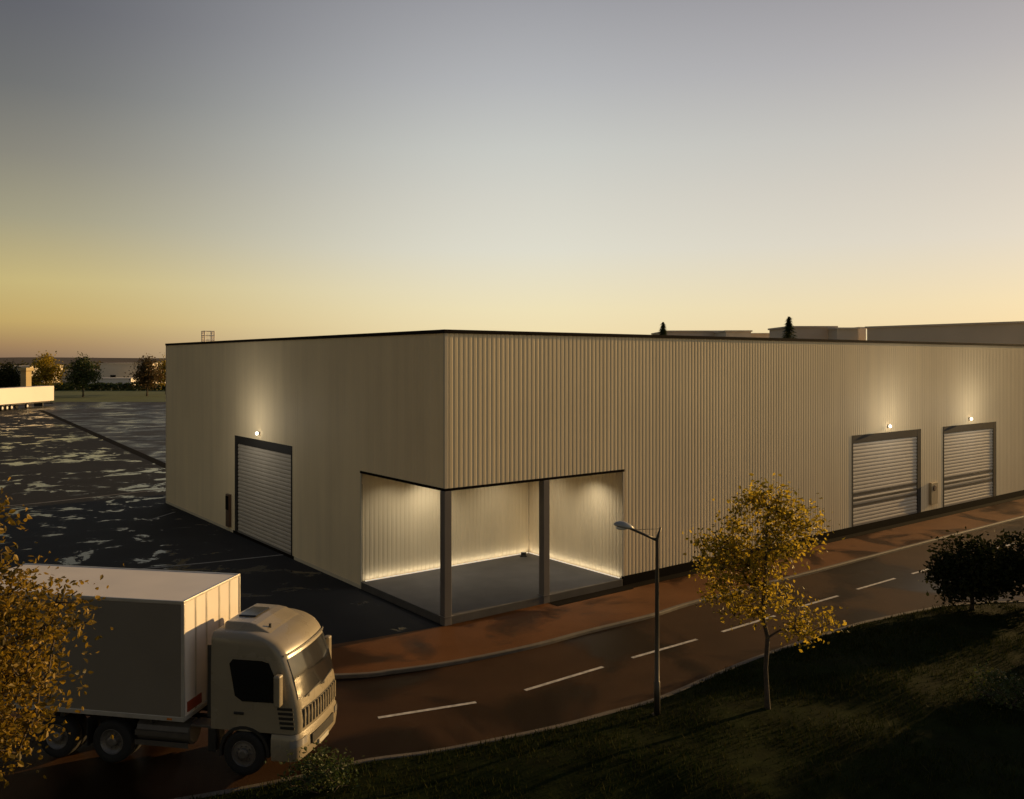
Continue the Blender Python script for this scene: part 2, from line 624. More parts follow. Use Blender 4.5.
far_kerb = [(-40, 27.5), (-20, 25.6), (-12, 25.2), G(336, 679), G(394, 674), G(443, 667), G(491, 658), G(540, 647), G(588, 634), G(652, 618),
            G(700, 603), G(816, 573), G(865, 560)]
end = Vector(far_kerb[-1])
far_kerb += [tuple(end + AX * 6), tuple(end + AX * 20), tuple(end + AX * 90)]
fk = smooth_path(far_kerb, 6)
near_kerb = [(-26, 14.5), (-15, 16.1), (-10, 17.4), (-7, 18.45), (-5, 19.3), G(362, 764), G(427, 755), G(491, 743), G(556, 729), G(604, 716), G(662, 699),
             G(752, 661), G(846, 629), G(880, 620.5), G(921, 612), G(951, 607.5), G(1015, 604), (24, 33.2), (40, 31), (70, 27)]
nk = smooth_path(near_kerb, 6)

bm = BM()
poly(bm, nk + [(75, 27), (150, 60), (150, 130)] + fk[::-1], 0.004)
bmesh.ops.triangulate(bm, faces=bm.faces)
struct('road', bm, M['road'])
bm = BM()
a0 = [p for p in fk if p[0] > -5.6]
poly(bm, [(p[0], p[1] + 0.02) for p in a0] + [W(95, 0), W(0, 0), (-7.2, 27.9)], 0.008)
bmesh.ops.triangulate(bm, faces=bm.faces)
struct('pavement', bm, M['paving'])
obk = kerb_strip(fk, 0.17, 0.0, 0.11, 1)
struct('kerb', obk, M['kerb'])
struct('kerb', kerb_strip(nk, 0.16, 0.0, 0.12, -1), M['kerb'])

bm = BM()
dashes = [((378, 718), (476, 702.5)), ((525, 690.5), (603, 667)), ((632, 658), (697, 639.5)), ((722, 632), (775, 616)), ((800, 607), (838, 596)),
          ((857, 589.5), (895, 578.5)), ((912, 574), (938, 566.5)), ((955, 561), (980, 553.5)), ((997, 548.5), (1018, 542.5))]
for a, b in dashes:
    A, B = Vector(G(*a)), Vector(G(*b))
    add_band(bm, [A, (A + B) / 2, B], 0.13, 0.010)
struct('road_markings', bm, M['paint'])

bm = BM()
add_band(bm, [G(-60, 512), G(40, 503), G(166, 489), G(240, 480)], 0.16, 0.006)
add_band(bm, [G(118, 572), G(150, 568), G(205, 563), G(300, 553)], 0.14, 0.006)
add_band(bm, [G(150, 520), G(175, 512)], 0.12, 0.006)
struct('parking_lines', bm, M['paint_worn'])
bm = BM()
add_band(bm, [G(40, 410), G(90, 432), G(166, 466), G(230, 494)], 0.9, 0.008)
struct('drain_channel', bm, M['dark'])

# near lawn with a gentle roll
kx = [Vector(p) for p in nk]


def kerb_y(x):
    for a, b in zip(nk, nk[1:]):
        if a[0] <= x <= b[0]:
            return a[1] + (b[1] - a[1]) * (x - a[0]) / max(1e-6, b[0] - a[0])
    return nk[0][1] if x < nk[0][0] else nk[-1][1]


def lawn_z(x, y):
    d = kerb_y(x) - 0.12 - y
    t = min(1, max(0, d / 2.5))
    n = noise.noise((x * 0.33, y * 0.33, 3.1)) * 0.5 + noise.noise((x * 0.9, y * 0.9, 7.7)) * 0.16
    return 0.085 + t * (0.22 + n * 0.4)


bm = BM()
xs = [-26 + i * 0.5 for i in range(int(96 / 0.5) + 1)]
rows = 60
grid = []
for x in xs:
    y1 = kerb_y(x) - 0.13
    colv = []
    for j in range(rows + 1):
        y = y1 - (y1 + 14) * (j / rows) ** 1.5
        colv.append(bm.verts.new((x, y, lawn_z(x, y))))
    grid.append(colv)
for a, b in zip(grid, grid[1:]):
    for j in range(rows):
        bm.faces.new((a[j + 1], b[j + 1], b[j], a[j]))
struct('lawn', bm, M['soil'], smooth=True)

bm = BM()
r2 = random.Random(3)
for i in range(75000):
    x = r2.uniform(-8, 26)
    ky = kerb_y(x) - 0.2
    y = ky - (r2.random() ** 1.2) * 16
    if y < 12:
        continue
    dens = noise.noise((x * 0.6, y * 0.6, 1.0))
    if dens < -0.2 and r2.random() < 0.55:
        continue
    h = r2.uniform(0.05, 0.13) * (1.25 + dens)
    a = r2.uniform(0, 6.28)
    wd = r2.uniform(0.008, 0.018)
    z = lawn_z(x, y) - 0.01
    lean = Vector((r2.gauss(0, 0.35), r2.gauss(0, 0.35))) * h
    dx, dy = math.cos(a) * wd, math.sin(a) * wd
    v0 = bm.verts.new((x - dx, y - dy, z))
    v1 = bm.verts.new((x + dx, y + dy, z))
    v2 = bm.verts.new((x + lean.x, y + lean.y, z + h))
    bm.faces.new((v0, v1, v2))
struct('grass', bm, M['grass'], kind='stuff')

bm = BM()
poly(bm, [(-330, 194), (190, 194), (260, 274), (-480, 274)], 0.02)
struct('meadow', bm, M['farlawn'])

# a long low ridge on the horizon
bm = BM()
pts = []
n = 120
for i in range(n + 1):
    x = -2300 + 4600 * i / n
    h = 13.5 + 2.2 * noise.noise((x * 0.004, 0, 0)) + 1.1 * noise.noise((x * 0.02, 5, 0))
    pts.append((x, h))
lo = [bm.verts.new((x, 1450 + 60 * math.sin(x * .002), -1)) for x, h in pts]
hi = [bm.verts.new((x, 1600 + 60 * math.sin(x * .002), h)) for x, h in pts]
bk = [bm.verts.new((x, 1900, -1)) for x, h in pts]
for i in range(n):
    bm.faces.new((lo[i], lo[i + 1], hi[i + 1], hi[i]))
    bm.faces.new((hi[i], hi[i + 1], bk[i + 1], bk[i]))
struct('hills', bm, M['hill'])

# ------------------------------------------------------------------ the warehouse
HT, LX, LY = 10.39, 72.0, 33.4
PX, PY, PZ = 8.88, 6.27, 4.77           # porch
DT, DB = 5.34, 0.40                     # roller door head and sill
wh = empty('warehouse', 'large pale ribbed metal warehouse with a lit open corner porch and roller doors', 'warehouse', (C0.x, C0.y, 0), R(37.8))


def ribs(bm, a, b, z0, z1, place, period=0.21, depth=0.014):
    """trapezoidal cladding between a and b; place(t, out, z) gives the point"""
    prof = [(0.0, 0.0), (0.10, 0.0), (0.135, -depth), (0.175, -depth), (period, 0.0)]
    pts = []
    k = math.floor(a / period)
    raw = []
    while k * period < b + period:
        for (t, o) in prof[:-1]:
            raw.append((k * period + t, o))
        k += 1

    def at(t):
        for (t0, o0), (t1, o1) in zip(raw, raw[1:]):
            if t0 <= t <= t1:
                return o0 + (o1 - o0) * (t - t0) / (t1 - t0)
        return 0.0
    pts = [(a, at(a))] + [p for p in raw if a + 1e-4 < p[0] < b - 1e-4] + [(b, at(b))]
    prev = None
    for t, o in pts:
        cur = (bm.verts.new(place(t, o, z0)), bm.verts.new(place(t, o, z1)))
        if prev:
            bm.faces.new((prev[0], cur[0], cur[1], prev[1]))
        prev = cur


doorsR = [(26.3, 33.75), (36.5, 43.75)]
doorL = (13.18, 20.71)
PLR, PLL = 0.40, 0.14
pr = lambda t, o, z: (t, -o * 1.0, z)             # the long front, outwards is -Y, depth pushes inwards (+Y)
bm = BM()
ribs(bm, 0, PX, PZ, HT, pr)
ribs(bm, PX, doorsR[0][0], PLR, HT, pr)
ribs(bm, doorsR[0][0], doorsR[0][1], DT, HT, pr)
ribs(bm, doorsR[0][1], doorsR[1][0], PLR, HT, pr)
ribs(bm, doorsR[1][0], doorsR[1][1], DT, HT, pr)
ribs(bm, doorsR[1][1], LX, PLR, HT, pr)
obj('front_wall', bm, M['clad'], wh)
pl = lambda t, o, z: (-o * 1.0, t, z)
bm = BM()
ribs(bm, 0, PY, PZ, HT, pl)
ribs(bm, PY, doorL[0], PLL, HT, pl)
ribs(bm, doorL[0], doorL[1], DT, HT, pl)
ribs(bm, doorL[1], LY, PLL, HT, pl)
bmesh.ops.reverse_faces(bm, faces=bm.faces)
obj('side_wall', bm, M['clad'], wh)
bm = BM()
box(bm, 0.12, LX, LY - 0.2, LY, 0, HT - 0.05)
box(bm, LX - 0.2, LX, 0.12, LY - 0.21, 0, HT - 0.05)
obj('rear_wall', bm, M['clad'], wh)
bm = BM()
ribs(bm, 0.06, PX, 0.30, PZ, lambda t, o, z: (t, PY - o, z))
ribs(bm, 0.06, PY, 0.30, PZ, lambda t, o, z: (PX - o, t, z))
obj('porch_wall', bm, M['clad'], wh)
obj('porch_ceiling', boxbm(0.06, PX - 0.02, 0.06, PY - 0.02, PZ + 0.02, PZ + 0.12), M['ceil'], wh)
obj('porch_slab', boxbm(-0.03, PX - 0.05, -0.03, PY - 0.05, 0.0, 0.30), M['slab'], wh, bevel=0.015)
bm = BM()
box(bm, 0.10, LX - 0.22, 0.10, LY - 0.22, HT - 0.35, HT - 0.25)
obj('roof', bm, M['roofing'], wh)
bm = BM()
box(bm, -0.05, LX, -0.05, 0.16, HT, HT + 0.13)
box(bm, -0.05, 0.16, 0.163, LY, HT, HT + 0.13)
box(bm, 0.163, LX, LY - 0.2, LY + 0.01, HT, HT + 0.13)
obj('roof_coping', bm, M['coping'], wh)
for bx_ in ((-0.012, 0.10, -0.012, 0.012, PZ + 0.10, HT - 0.002), (-0.012, 0.012, 0.0125, 0.10, PZ + 0.10, HT - 0.002), (-0.012, 0.03, LY - 0.1, LY + 0.012, PLL, HT - 0.002),
            (PX - 0.015, PX + 0.07, -0.014, 0.03, PLR, PZ), (-0.014, 0.03, PY - 0.015, PY + 0.07, PLL, PZ)):
    obj('corner_flashing', boxbm(*bx_), M['clad_trim'], wh)
bm = BM()
box(bm, -0.016, PX + 0.07, -0.018, 0.055, PZ, PZ + 0.095)
box(bm, -0.018, 0.055, 0.0555, PY + 0.07, PZ, PZ + 0.095)
obj('opening_trim', bm, M['dark'], wh)
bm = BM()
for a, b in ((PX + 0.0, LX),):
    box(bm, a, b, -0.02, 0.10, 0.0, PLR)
obj('plinth', bm, M['dark'], wh)  # dark plinth, also in place of the shadow along the wall foot
for a, b in ((PY, doorL[0] - 0.25), (doorL[1] + 0.25, LY)):
    obj('side_plinth', boxbm(-0.015, 0.10, a, b, 0.0, PLL), M['clad_trim'], wh)
obj('side_threshold', boxbm(-0.02, 0.5, doorL[0] - 0.25, doorL[1] + 0.25, 0, PLL), M['dark'], wh)
obj('shade_strip', boxbm(4.75, PX, -0.62, -0.05, 0.0, 0.02), M['dark'], wh)  # dark strip on the ground standing in for the building's own shadow
obj('shade_strip', boxbm(PX, LX, -0.52, -0.03, 0.0, 0.02), M['dark'], wh)
for (x, y) in ((-0.045, -0.045), (4.53, -0.045)):
    c = boxbm(x, x + 0.30, y, y + 0.30, 0.0, PZ - 0.001)
    cobj = obj('column', c, M['column'], wh, bevel=0.012)
    obj('base_plate', boxbm(x - 0.03, x + 0.36, y - 0.03, y + 0.36, 0.301, 0.322), M['column'], cobj)


def slat_bm(w_, z0, z1, y0=0.0, pitch=0.195):
    """roller curtain: rounded horizontal slats, in the XZ plane, facing -Y"""
    bm = BM()
    n_ = round((z1 - z0) / pitch)
    p_ = (z1 - z0) / n_
    prof = []
    for i in range(n_):
        zb = z0 + i * p_
        prof += [(0.030, zb), (0.024, zb + p_ * 0.10), (0.0, zb + p_ * 0.22), (-0.006, zb + p_ * 0.55), (0.0, zb + p_ * 0.88), (0.024, zb + p_ * 0.97)]
    prof.append((0.030, z1))
    prev = None
    for y, z in prof:
        cur = (bm.verts.new((0, y0 + y, z)), bm.verts.new((w_, y0 + y, z)))
        if prev:
            bm.faces.new((prev[0], prev[1], cur[1], cur[0]))
        prev = cur
    return bm


def roller_door(a, b, along_x, sill, bands):
    """door in its own frame: x along the wall seen from outside left to right, -y outwards"""
    w_ = b - a
    root_bm = BM()
    rec = 0.055
    fr = 0.10
    fl_, fr_ = (fr, 0.42) if along_x else (0.40, fr)     # broad dark jamb in place of a deep recess reveal
    # portal: two jambs, head, each as deep as the recess, and the roller housing
    box(root_bm, 0, fl_, -0.03, rec, sill, DT - 0.002)
    box(root_bm, w_ - fr_, w_, -0.03, rec, sill, DT - 0.002)
    box(root_bm, fl_ + 0.001, w_ - fr_ - 0.001, -0.028, rec, DT - 0.42, DT - 0.002)
    fr_o = obj('roller_door', root_bm, M['reveal'], wh)
    if along_x:
        fr_o.location = (a, 0.012, 0)
    else:
        fr_o.location = (0.012, b, 0)
        fr_o.rotation_euler = (0, 0, R(-90))
    cur = slat_bm(w_ - fl_ - fr_ - 0.02, sill, DT - 0.44, rec - 0.05)
    c = obj('shutter', cur, M['shutter'], fr_o)
    c.location.x = fl_ + 0.01
    if bands:
        zb = sill + (DT - sill) * 0.21
        for k in range(3):
            o = obj('window_band', boxbm(fl_ + 0.03, w_ - fr_ - 0.03, rec - 0.062, rec - 0.045, zb + k * 0.30, zb + k * 0.30 + 0.13), M['stripe'], fr_o)
    obj('bottom_rail', boxbm(fl_ + 0.01, w_ - fr_ - 0.01, rec - 0.07, rec - 0.03, sill + 0.001, sill + 0.10), M['grey_plastic'], fr_o)
    return fr_o


for a, b in doorsR:
    roller_door(a, b, True, DB, True)
roller_door(doorL[0], doorL[1], False, PLL, False)


def wall_lamp(lx, ly, rz, power):
    """up-and-down bulkhead lamp over a door"""
    bm = BM()
    box(bm, -0.06, 0.06, -0.04, 0.0, -0.10, 0.10)
    box(bm, -0.03, 0.03, -0.08, -0.041, -0.03, 0.03)
    o = obj('wall_lamp', bm, M['grey_plastic'], wh, bevel=0.01)
    o.location = (lx, ly, DT + 0.34)
    o.rotation_euler = (0, 0, rz)
    bm = BM()
    bmesh.ops.create_uvsphere(bm, u_segments=16, v_segments=10, radius=0.08)
    for v in bm.verts:
        v.co.z *= 1.15
        v.co.y -= 0.15
    obj('lamp_globe', bm, M['lamp_glow'], o, smooth=True)
    l = bpy.data.lights.new('wall_lamp_light', 'POINT')
    l.energy = power
    l.color = (1.0, 0.92, 0.80)
    l.shadow_soft_size = 0.5
    lo_ = bpy.data.objects.new('wall_lamp_light', l)
    link(lo_, o)
    lo_.location = (0, -2.5, 0.6)


wall_lamp(30.0, -0.002, 0, 125)
wall_lamp(39.9, -0.002, 0, 125)
wall_lamp(-0.002, 17.2, R(-90), 125)

# cabinets beside the doors
cb = obj('control_cabinet', boxbm(34.72, 35.5, -0.16, -0.003, 0.75, 2.05), M['box_y'], wh, bevel=0.015)
bm = BM()
lathe_y(bm, [(0, -0.05), (0.15, -0.05), (0.17, -0.02), (0.17, 0)], 20, 35.1, -0.163, 1.72)
obj('emergency_button', bm, M['red_brown'], cb, smooth=False)
cb = obj('control_cabinet', boxbm(-0.16, -0.003, 21.25, 21.75, 0.25, 2.05), M['red_brown'], wh, bevel=0.015)
obj('cover_flap', boxbm(-0.19, -0.162, 21.3, 21.7, 1.2, 1.95), M['dark'], cb, bevel=0.01)

# light in the porch: strips along the foot of both walls, downlights in the ceiling
ls = obj('light_strip', boxbm(0.15, PX - 0.12, PY - 0.11, PY - 0.06, 0.302, 0.335), M['led'], wh)
ls = obj('light_strip', boxbm(PX - 0.11, PX - 0.06, 0.12, PY - 0.13, 0.302, 0.335), M['led'], wh)
for x, y, e in ((3.1, PY - 1.2, 260), (PX - 1.2, 1.5, 230), (6.6, PY - 1.4, 110), (PX - 1.3, 4.2, 90), (1.2, PY - 1.2, 90)):
    bm = BM()
    bmesh.ops.create_cone(bm, cap_ends=True, segments=20, radius1=0.11, radius2=0.11, depth=0.03)
    o = obj('downlight', bm, M['lamp_glow'], wh)
    o.location = (x, y, PZ + 0.003)
    l = bpy.data.lights.new('downlight_lamp', 'SPOT')
    l.energy = e
    l.color = (1.0, 0.92, 0.80)
    l.spot_size = R(140)
    l.spot_blend = 0.9
    l.shadow_soft_size = 0.1
    lo_ = bpy.data.objects.new('downlight_lamp', l)
    link(lo_, wh)
    lo_.location = (x, y, PZ - 0.03)
for (lx, ly, sx, rz) in ((PX / 2, PY - 0.14, PX - 0.3, 0), (PX - 0.14, PY / 2, PY - 0.3, -90)):
    l = bpy.data.lights.new('light_strip_lamp', 'AREA')
    l.shape = 'RECTANGLE'
    l.size = sx
    l.size_y = 0.05
    l.energy = 1.1 * sx
    l.color = (1.0, 0.92, 0.80)
    lo_ = bpy.data.objects.new('light_strip_lamp', l)
    link(lo_, wh)
    lo_.location = (lx, ly, 0.36)
    lo_.rotation_euler = (R(158), 0, R(rz))
bm = BM()
box(bm, -0.16, 0.16, -0.09, 0.09, 0, 0.06)
box(bm, -0.12, 0.12, -0.07, 0.07, 0.061, 0.20)
fl = obj('floor_lamp', bm, M['plastic'], bevel=0.02)
p = W(PX - 0.75, PY - 0.55)
fl.location = (p[0], p[1], 0.301)
fl.rotation_euler = (0, 0, R(-8))
tag(fl, 'small black floor spotlight in the inner corner of the lit porch', 'spotlight')
obj('lamp_lens', boxbm(-0.09, 0.09, -0.05, 0.05, 0.201, 0.21), M['lens'], fl)

# guard cage at the head of the roof ladder
bm = BM()
for x in (1.0, 1.6):
    for y in (28.7, 29.3):
        tube(bm, (x, y, HT - 0.25), (x, y, HT + 0.85), 0.03, n=6)
for z in (HT + 0.3, HT + 0.58, HT + 0.85):
    for p, q in (((1.0, 28.7), (1.6, 28.7)), ((1.6, 28.7), (1.6, 29.3)), ((1.6, 29.3), (1.0, 29.3)), ((1.0, 29.3), (1.0, 28.7))):
        tube(bm, (*p, z), (*q, z), 0.025, n=6)
for k in range(1, 7):
    t = k / 7
    tube(bm, (1.0 + .6 * t, 28.7, HT - 0.2), (1.0 + .6 * t, 28.7, HT + 0.85), 0.012, n=5)
    tube(bm, (1.6, 28.7 + .6 * t, HT - 0.2), (1.6, 28.7 + .6 * t, HT + 0.85), 0.012, n=5)
    tube(bm, (1.0, 28.7 + .6 * t, HT - 0.2), (1.0, 28.7 + .6 * t, HT + 0.85), 0.012, n=5)
obj('roof_guard_cage', bm, M['far_pale'], wh)

# ------------------------------------------------------------------ street lamp
x, y = G(657, 713, 0.2)
lamp = empty('street_lamp', 'slender dark street lamp with short arm on grass by the kerb', 'street lamp', (x, y, 0.12))
bm = path_tube(BM(), [(0, 0, 0), (0, 0, 0.9), (0, 0, 0.92), (0, 0, 2.5), (0, 0, 4.62), (0.02, 0, 4.70), (0.10, 0, 4.93)], [0.085, 0.08, 0.062, 0.056, 0.045, 0.04, 0.022], 12)
obj('pole', bm, M['post'], lamp, smooth=True)
bm = path_tube(BM(), [(0, 0, 4.60), (-0.35, -0.02, 4.76), (-0.72, -0.04, 4.92)], [0.04, 0.034, 0.03], 10)
tube(bm, (-0.6, -0.035, 4.885), (0.09, 0, 4.9), 0.006, n=5)
obj('arm', bm, M['post'], lamp, smooth=True)
bm = BM()
bmesh.ops.create_uvsphere(bm, u_segments=20, v_segments=12, radius=1)
for v in bm.verts:
    c = v.co
    c.x *= 0.27
    c.y *= 0.13
    c.z = c.z * (0.13 if c.z > 0 else 0.05)
    if c.x > 0:
        c.y *= 1 - 0.9 * c.x
        c.z *= 1 - 0.9 * c.x
bmesh.ops.rotate(bm, verts=bm.verts, matrix=Matrix.Rotation(R(12), 3, 'Y'))
bmesh.ops.translate(bm, verts=bm.verts, vec=(-0.88, -0.045, 4.97))
hd = obj('lamp_head', bm, M['lamp_head'], lamp, smooth=True)
bm = BM()
bmesh.ops.create_uvsphere(bm, u_segments=16, v_segments=8, radius=1)
for v in bm.verts:
    v.co = Vector((v.co.x * 0.17, v.co.y * 0.09, v.co.z * 0.055))
bmesh.ops.translate(bm, verts=bm.verts, vec=(-0.92, -0.045, 4.935))
obj('lamp_lens', bm, M['lens'], hd, smooth=True)
obj('base_flange', path_tube(BM(), [(0, 0, 0), (0, 0, 0.05)], [0.15, 0.14], 12), M['post'], lamp)


# ------------------------------------------------------------------ trees
def make_tree(name, label, cat, loc, lobes, trunk, targets, per, leaf, leafm, seed, base_r=0.09, group=None, spread=0.42, barkm=None):
    """lobes: (cx, cy, cz, rx, ry, rz, weight) in the tree's own frame; trunk: centre line points; leaf: blade size"""
    r = random.Random(seed)
    root = empty(name, label, cat, loc, 0, group)
    nodes = [Vector(p) for p in trunk]
    par = [-1] + list(range(len(trunk) - 1))
    tot = sum(l[6] for l in lobes)
    tg = []
    for l in lobes:
        for _ in range(int(targets * l[6] / tot)):
            while True:
                d = Vector((r.uniform(-1, 1), r.uniform(-1, 1), r.uniform(-1, 1)))
                if 0.15 < d.length < 1 and r.random() < 0.25 + d.length * 0.75:
                    break
            p = Vector((l[0] + d.x * l[3], l[1] + d.y * l[4], l[2] + d.z * l[5]))
            p += Vector((noise.noise(p * 0.9), noise.noise(p * 0.9 + Vector((9, 0, 0))), noise.noise(p * 0.9 + Vector((0, 9, 0))))) * 0.25 * l[3]
            tg.append(p)
    axis = Vector(trunk[-1])
    tg.sort(key=lambda p: min((p - n_).length for n_ in nodes))
    tips = []
    for p in tg:
        best, bi = 1e9, 0
        for i, n_ in enumerate(nodes):
            if i < 2:
                continue
            d = (p - n_).length
            c = d + max(0, n_.z - p.z) * 0.9
            if c < best:
                best, bi = c, i
        a = nodes[bi]
        ln = (p - a).length
        k = max(1, min(4, int(ln / (leaf * 4)) + 1))
        last = bi
        for s in range(1, k + 1):
            t = s / k
            q = a.lerp(p, t) + Vector((r.gauss(0, 1), r.gauss(0, 1), r.gauss(0, 0.6))) * ln * 0.05 * (1 if s < k else 0)
            q.z += math.sin(t * math.pi) * ln * 0.07
            nodes.append(q)
            par.append(last)
            last = len(nodes) - 1
        tips.append((p, (p - a).normalized() if ln > 1e-4 else Vector((0, 0, 1))))
    cnt = [0.0] * len(nodes)
    kids = [0] * len(nodes)
    for i in range(len(nodes) - 1, 0, -1):
        if kids[i] == 0:
            cnt[i] += 1
        cnt[par[i]] += cnt[i]
        kids[par[i]] += 1
    top = max(cnt[0], 1)
    rad = [max(base_r * (c / top) ** 0.52, base_r * 0.045) for c in cnt]
    bm = BM()
    nt_ = len(trunk)
    path_tube(bm, trunk, [max(base_r * (1 - 0.72 * i / (nt_ - 1)), rad[i] * 0.8) * (1.35 if i == 0 else 1) for i in range(nt_)], 10)
    for i in range(nt_, len(nodes)):
        tube(bm, nodes[par[i]], nodes[i], min(rad[par[i]], rad[i] * 1.5), rad[i], n=5, caps=False)
    obj('trunk', bm, barkm or M['bark'], root, smooth=True)
    bm = BM()
    for p, d in tips:
        m_ = max(2, int(per * r.uniform(0.55, 1.4)))
        sp = spread * r.uniform(0.7, 1.3)
        for _ in range(m_):
            c = p + Vector((r.gauss(0, 1), r.gauss(0, 1), r.gauss(0, 0.8))) * sp * 0.55 - d * r.random() * sp * 0.8
            u_ = Vector((r.gauss(0, 1), r.gauss(0, 1), r.gauss(-0.3, 0.7))).normalized()
            n_ = Vector((r.gauss(0, 1), r.gauss(0, 1), r.gauss(0.6, 0.8)))
            v_ = u_.cross(n_)
            if v_.length < 1e-3:
                continue
            v_.normalize()
            n_ = u_.cross(v_)
            s = leaf * r.uniform(0.6, 1.25)
            lw, cup = s * r.uniform(0.24, 0.34), s * r.uniform(0.04, 0.14)
            bs, tp = bm.verts.new(c - u_ * s * 0.5), bm.verts.new(c + u_ * s * 0.55 - n_ * cup * 0.8)
            l1, l2 = bm.verts.new(c - u_ * s * 0.18 + v_ * lw + n_ * cup), bm.verts.new(c + u_ * s * 0.18 + v_ * lw * 0.85 + n_ * cup)
            r1, r2_ = bm.verts.new(c - u_ * s * 0.18 - v_ * lw + n_ * cup), bm.verts.new(c + u_ * s * 0.18 - v_ * lw * 0.85 + n_ * cup)
            bm.faces.new((bs, tp, l2, l1))
            bm.faces.new((bs, r1, r2_, tp))
    obj('crown', bm, leafm, root)
    return root


# the slim tree by the road
x, y = G(767, 712, 0.2)
make_tree('young_tree', 'slim yellow-leaved tree on the lawn beside the street lamp', 'tree', (x, y, 0.15),
          [(-0.1, 0, 4.6, 1.15, 1.1, 1.35, 3.2), (-1.05, 0.1, 3.7, 0.85, 0.8, 0.8, 1.8), (0.8, -0.1, 4.75, 0.6, 0.65, 0.8, 1.1), (1.15, 0.2, 2.5, 0.85, 0.7, 0.42, 0.75),
           (-1.3, 0, 4.6, 0.5, 0.5, 0.45, 0.5), (-0.4, 0, 3.0, 0.85, 0.75, 0.6, 1.0), (0.15, 0, 5.65, 0.5, 0.45, 0.35, 0.45)],
          [(0.03, 0, -0.25), (0.0, 0, 0.5), (-0.03, 0.02, 1.2), (0.02, 0, 2.0), (-0.12, 0.03, 2.6), (-0.05, 0, 3.4), (-0.02, 0.04, 4.3), (0.05, 0, 5.4)],
          200, 32, 0.118, M['leaf_gold'], 11, 0.075, spread=0.36)
# the tree at the left edge, in front of the lorry
make_tree('autumn_tree', 'dense rust-yellow tree at the left edge before the white lorry', 'tree', (-8.8, 13.4, 0.05),
          [(0.0, 0, 5.0, 1.6, 1.5, 1.6, 3), (0.85, 0.3, 5.2, 1.15, 1.0, 1.1, 2.2), (0.6, 0.2, 4.0, 1.1, 1.0, 1.0, 1.8), (0.1, 0, 6.6, 0.8, 0.8, 0.9, 1.2),
           (-1.3, 0, 5.6, 1.3, 1.2, 1.6, 1.8), (-0.1, 0, 3.3, 1.4, 1.0, 0.8, 1.6)],
          [(0, 0, -0.2), (0.03, 0, 1), (-0.03, 0, 2.2), (0.05, 0, 3.4), (0, 0, 4.6), (0.08, 0, 5.8)],
          330, 42, 0.10, M['leaf_rust'], 23, 0.13, spread=0.42)
# dark round bushes on the right
for (px, py, s, seed, lab) in ((962, 607, 1.0, 31, 'dark round-topped bush at the lawn edge, left of its twin'),
                               (1018, 605, 1.05, 37, 'dark round-topped bush at the right frame edge')):
    x, y = G(px, py, 0.1)
    make_tree('bush', lab, 'bush', (x, y - 0.7, 0.1),
              [(0.0, 0, 1.75 * s, 1.15 * s, 1.1 * s, 0.95 * s, 3), (-0.75 * s, 0, 1.3 * s, 0.6, 0.7, 0.75 * s, 1.4), (0.7 * s, 0.1, 1.4 * s, 0.7, 0.7, 0.8 * s, 1.4)],
              [(0, 0, -0.1), (0.02, 0, 0.35), (0, 0.02, 0.7), (0.02, 0, 1.3)], 200, 34, 0.16, M['leaf_dark'], seed, 0.09, group='dark bushes at the kerb on the right', spread=0.40)
# low scrub in the foreground
for (px, py, s, seed, lab) in ((322, 786, 1.0, 41, 'low dim shrub in the shade in front of the lorry'),
                               (1003, 705, 1.1, 43, 'low dim shrub in the dark lawn at the lower right')):
    x, y = G(px, py, 0.3)
    make_tree('shrub', lab, 'shrub', (x, y, lawn_z(x, y) - 0.02),
              [(0, 0, 0.45 * s, 0.75 * s, 0.7 * s, 0.4 * s, 1)], [(0, 0, -0.05), (0.01, 0, 0.08), (0, 0.01, 0.16), (0, 0, 0.3)], 60, 20, 0.09, M['leaf_green'], seed, 0.03, spread=0.25)


# trees along the far edge of the lot
def far_tree(px, base_py, hpx, wpx, leafm, seed, label, narrow=1.0):
    x, y = G(px, base_py)
    k = y / F
    h, wd = hpx * k, wpx * k
    r = wd / 2
    make_tree('tree', label, 'tree', (x, y, 0),
              [(0, 0, h * 0.56, r * 0.85, r * 0.85, h * 0.30, 3), (-r * 0.4, 0, h * 0.48, r * 0.6, r * 0.6, h * 0.2, 1.4), (r * 0.4, 0, h * 0.5, r * 0.6, r * 0.6, h * 0.2, 1.4),
               (0, 0, h * 0.8, r * 0.5, r * 0.5, h * 0.16, 1)],
              [(0, 0, -0.2), (0.05, 0, h * 0.1), (0, 0.03, h * 0.2), (0.1, 0, h * 0.4), (0, 0, h * 0.7)],
              150, 26, 0.50, leafm, seed, 0.22, group='trees along the far edge of the lot', spread=1.5)


far_tree(8, 398, 36, 26, M['leaf_dark'], 51, 'dark tree at the far left edge behind the trailer')
far_tree(46, 397, 45, 34, M['leaf_gold'], 52, 'yellow-lit far tree behind the right end of the trailer')
far_tree(83, 397, 42, 32, M['leaf_green'], 53, 'dark green far tree standing alone on the grass strip')
far_tree(147, 396, 40, 27, M['leaf_red'], 54, 'reddish-brown far tree on the grass strip left of the warehouse')
far_tree(166, 394, 38, 22, M['leaf_gold'], 55, 'golden far tree half hidden behind the warehouse corner')

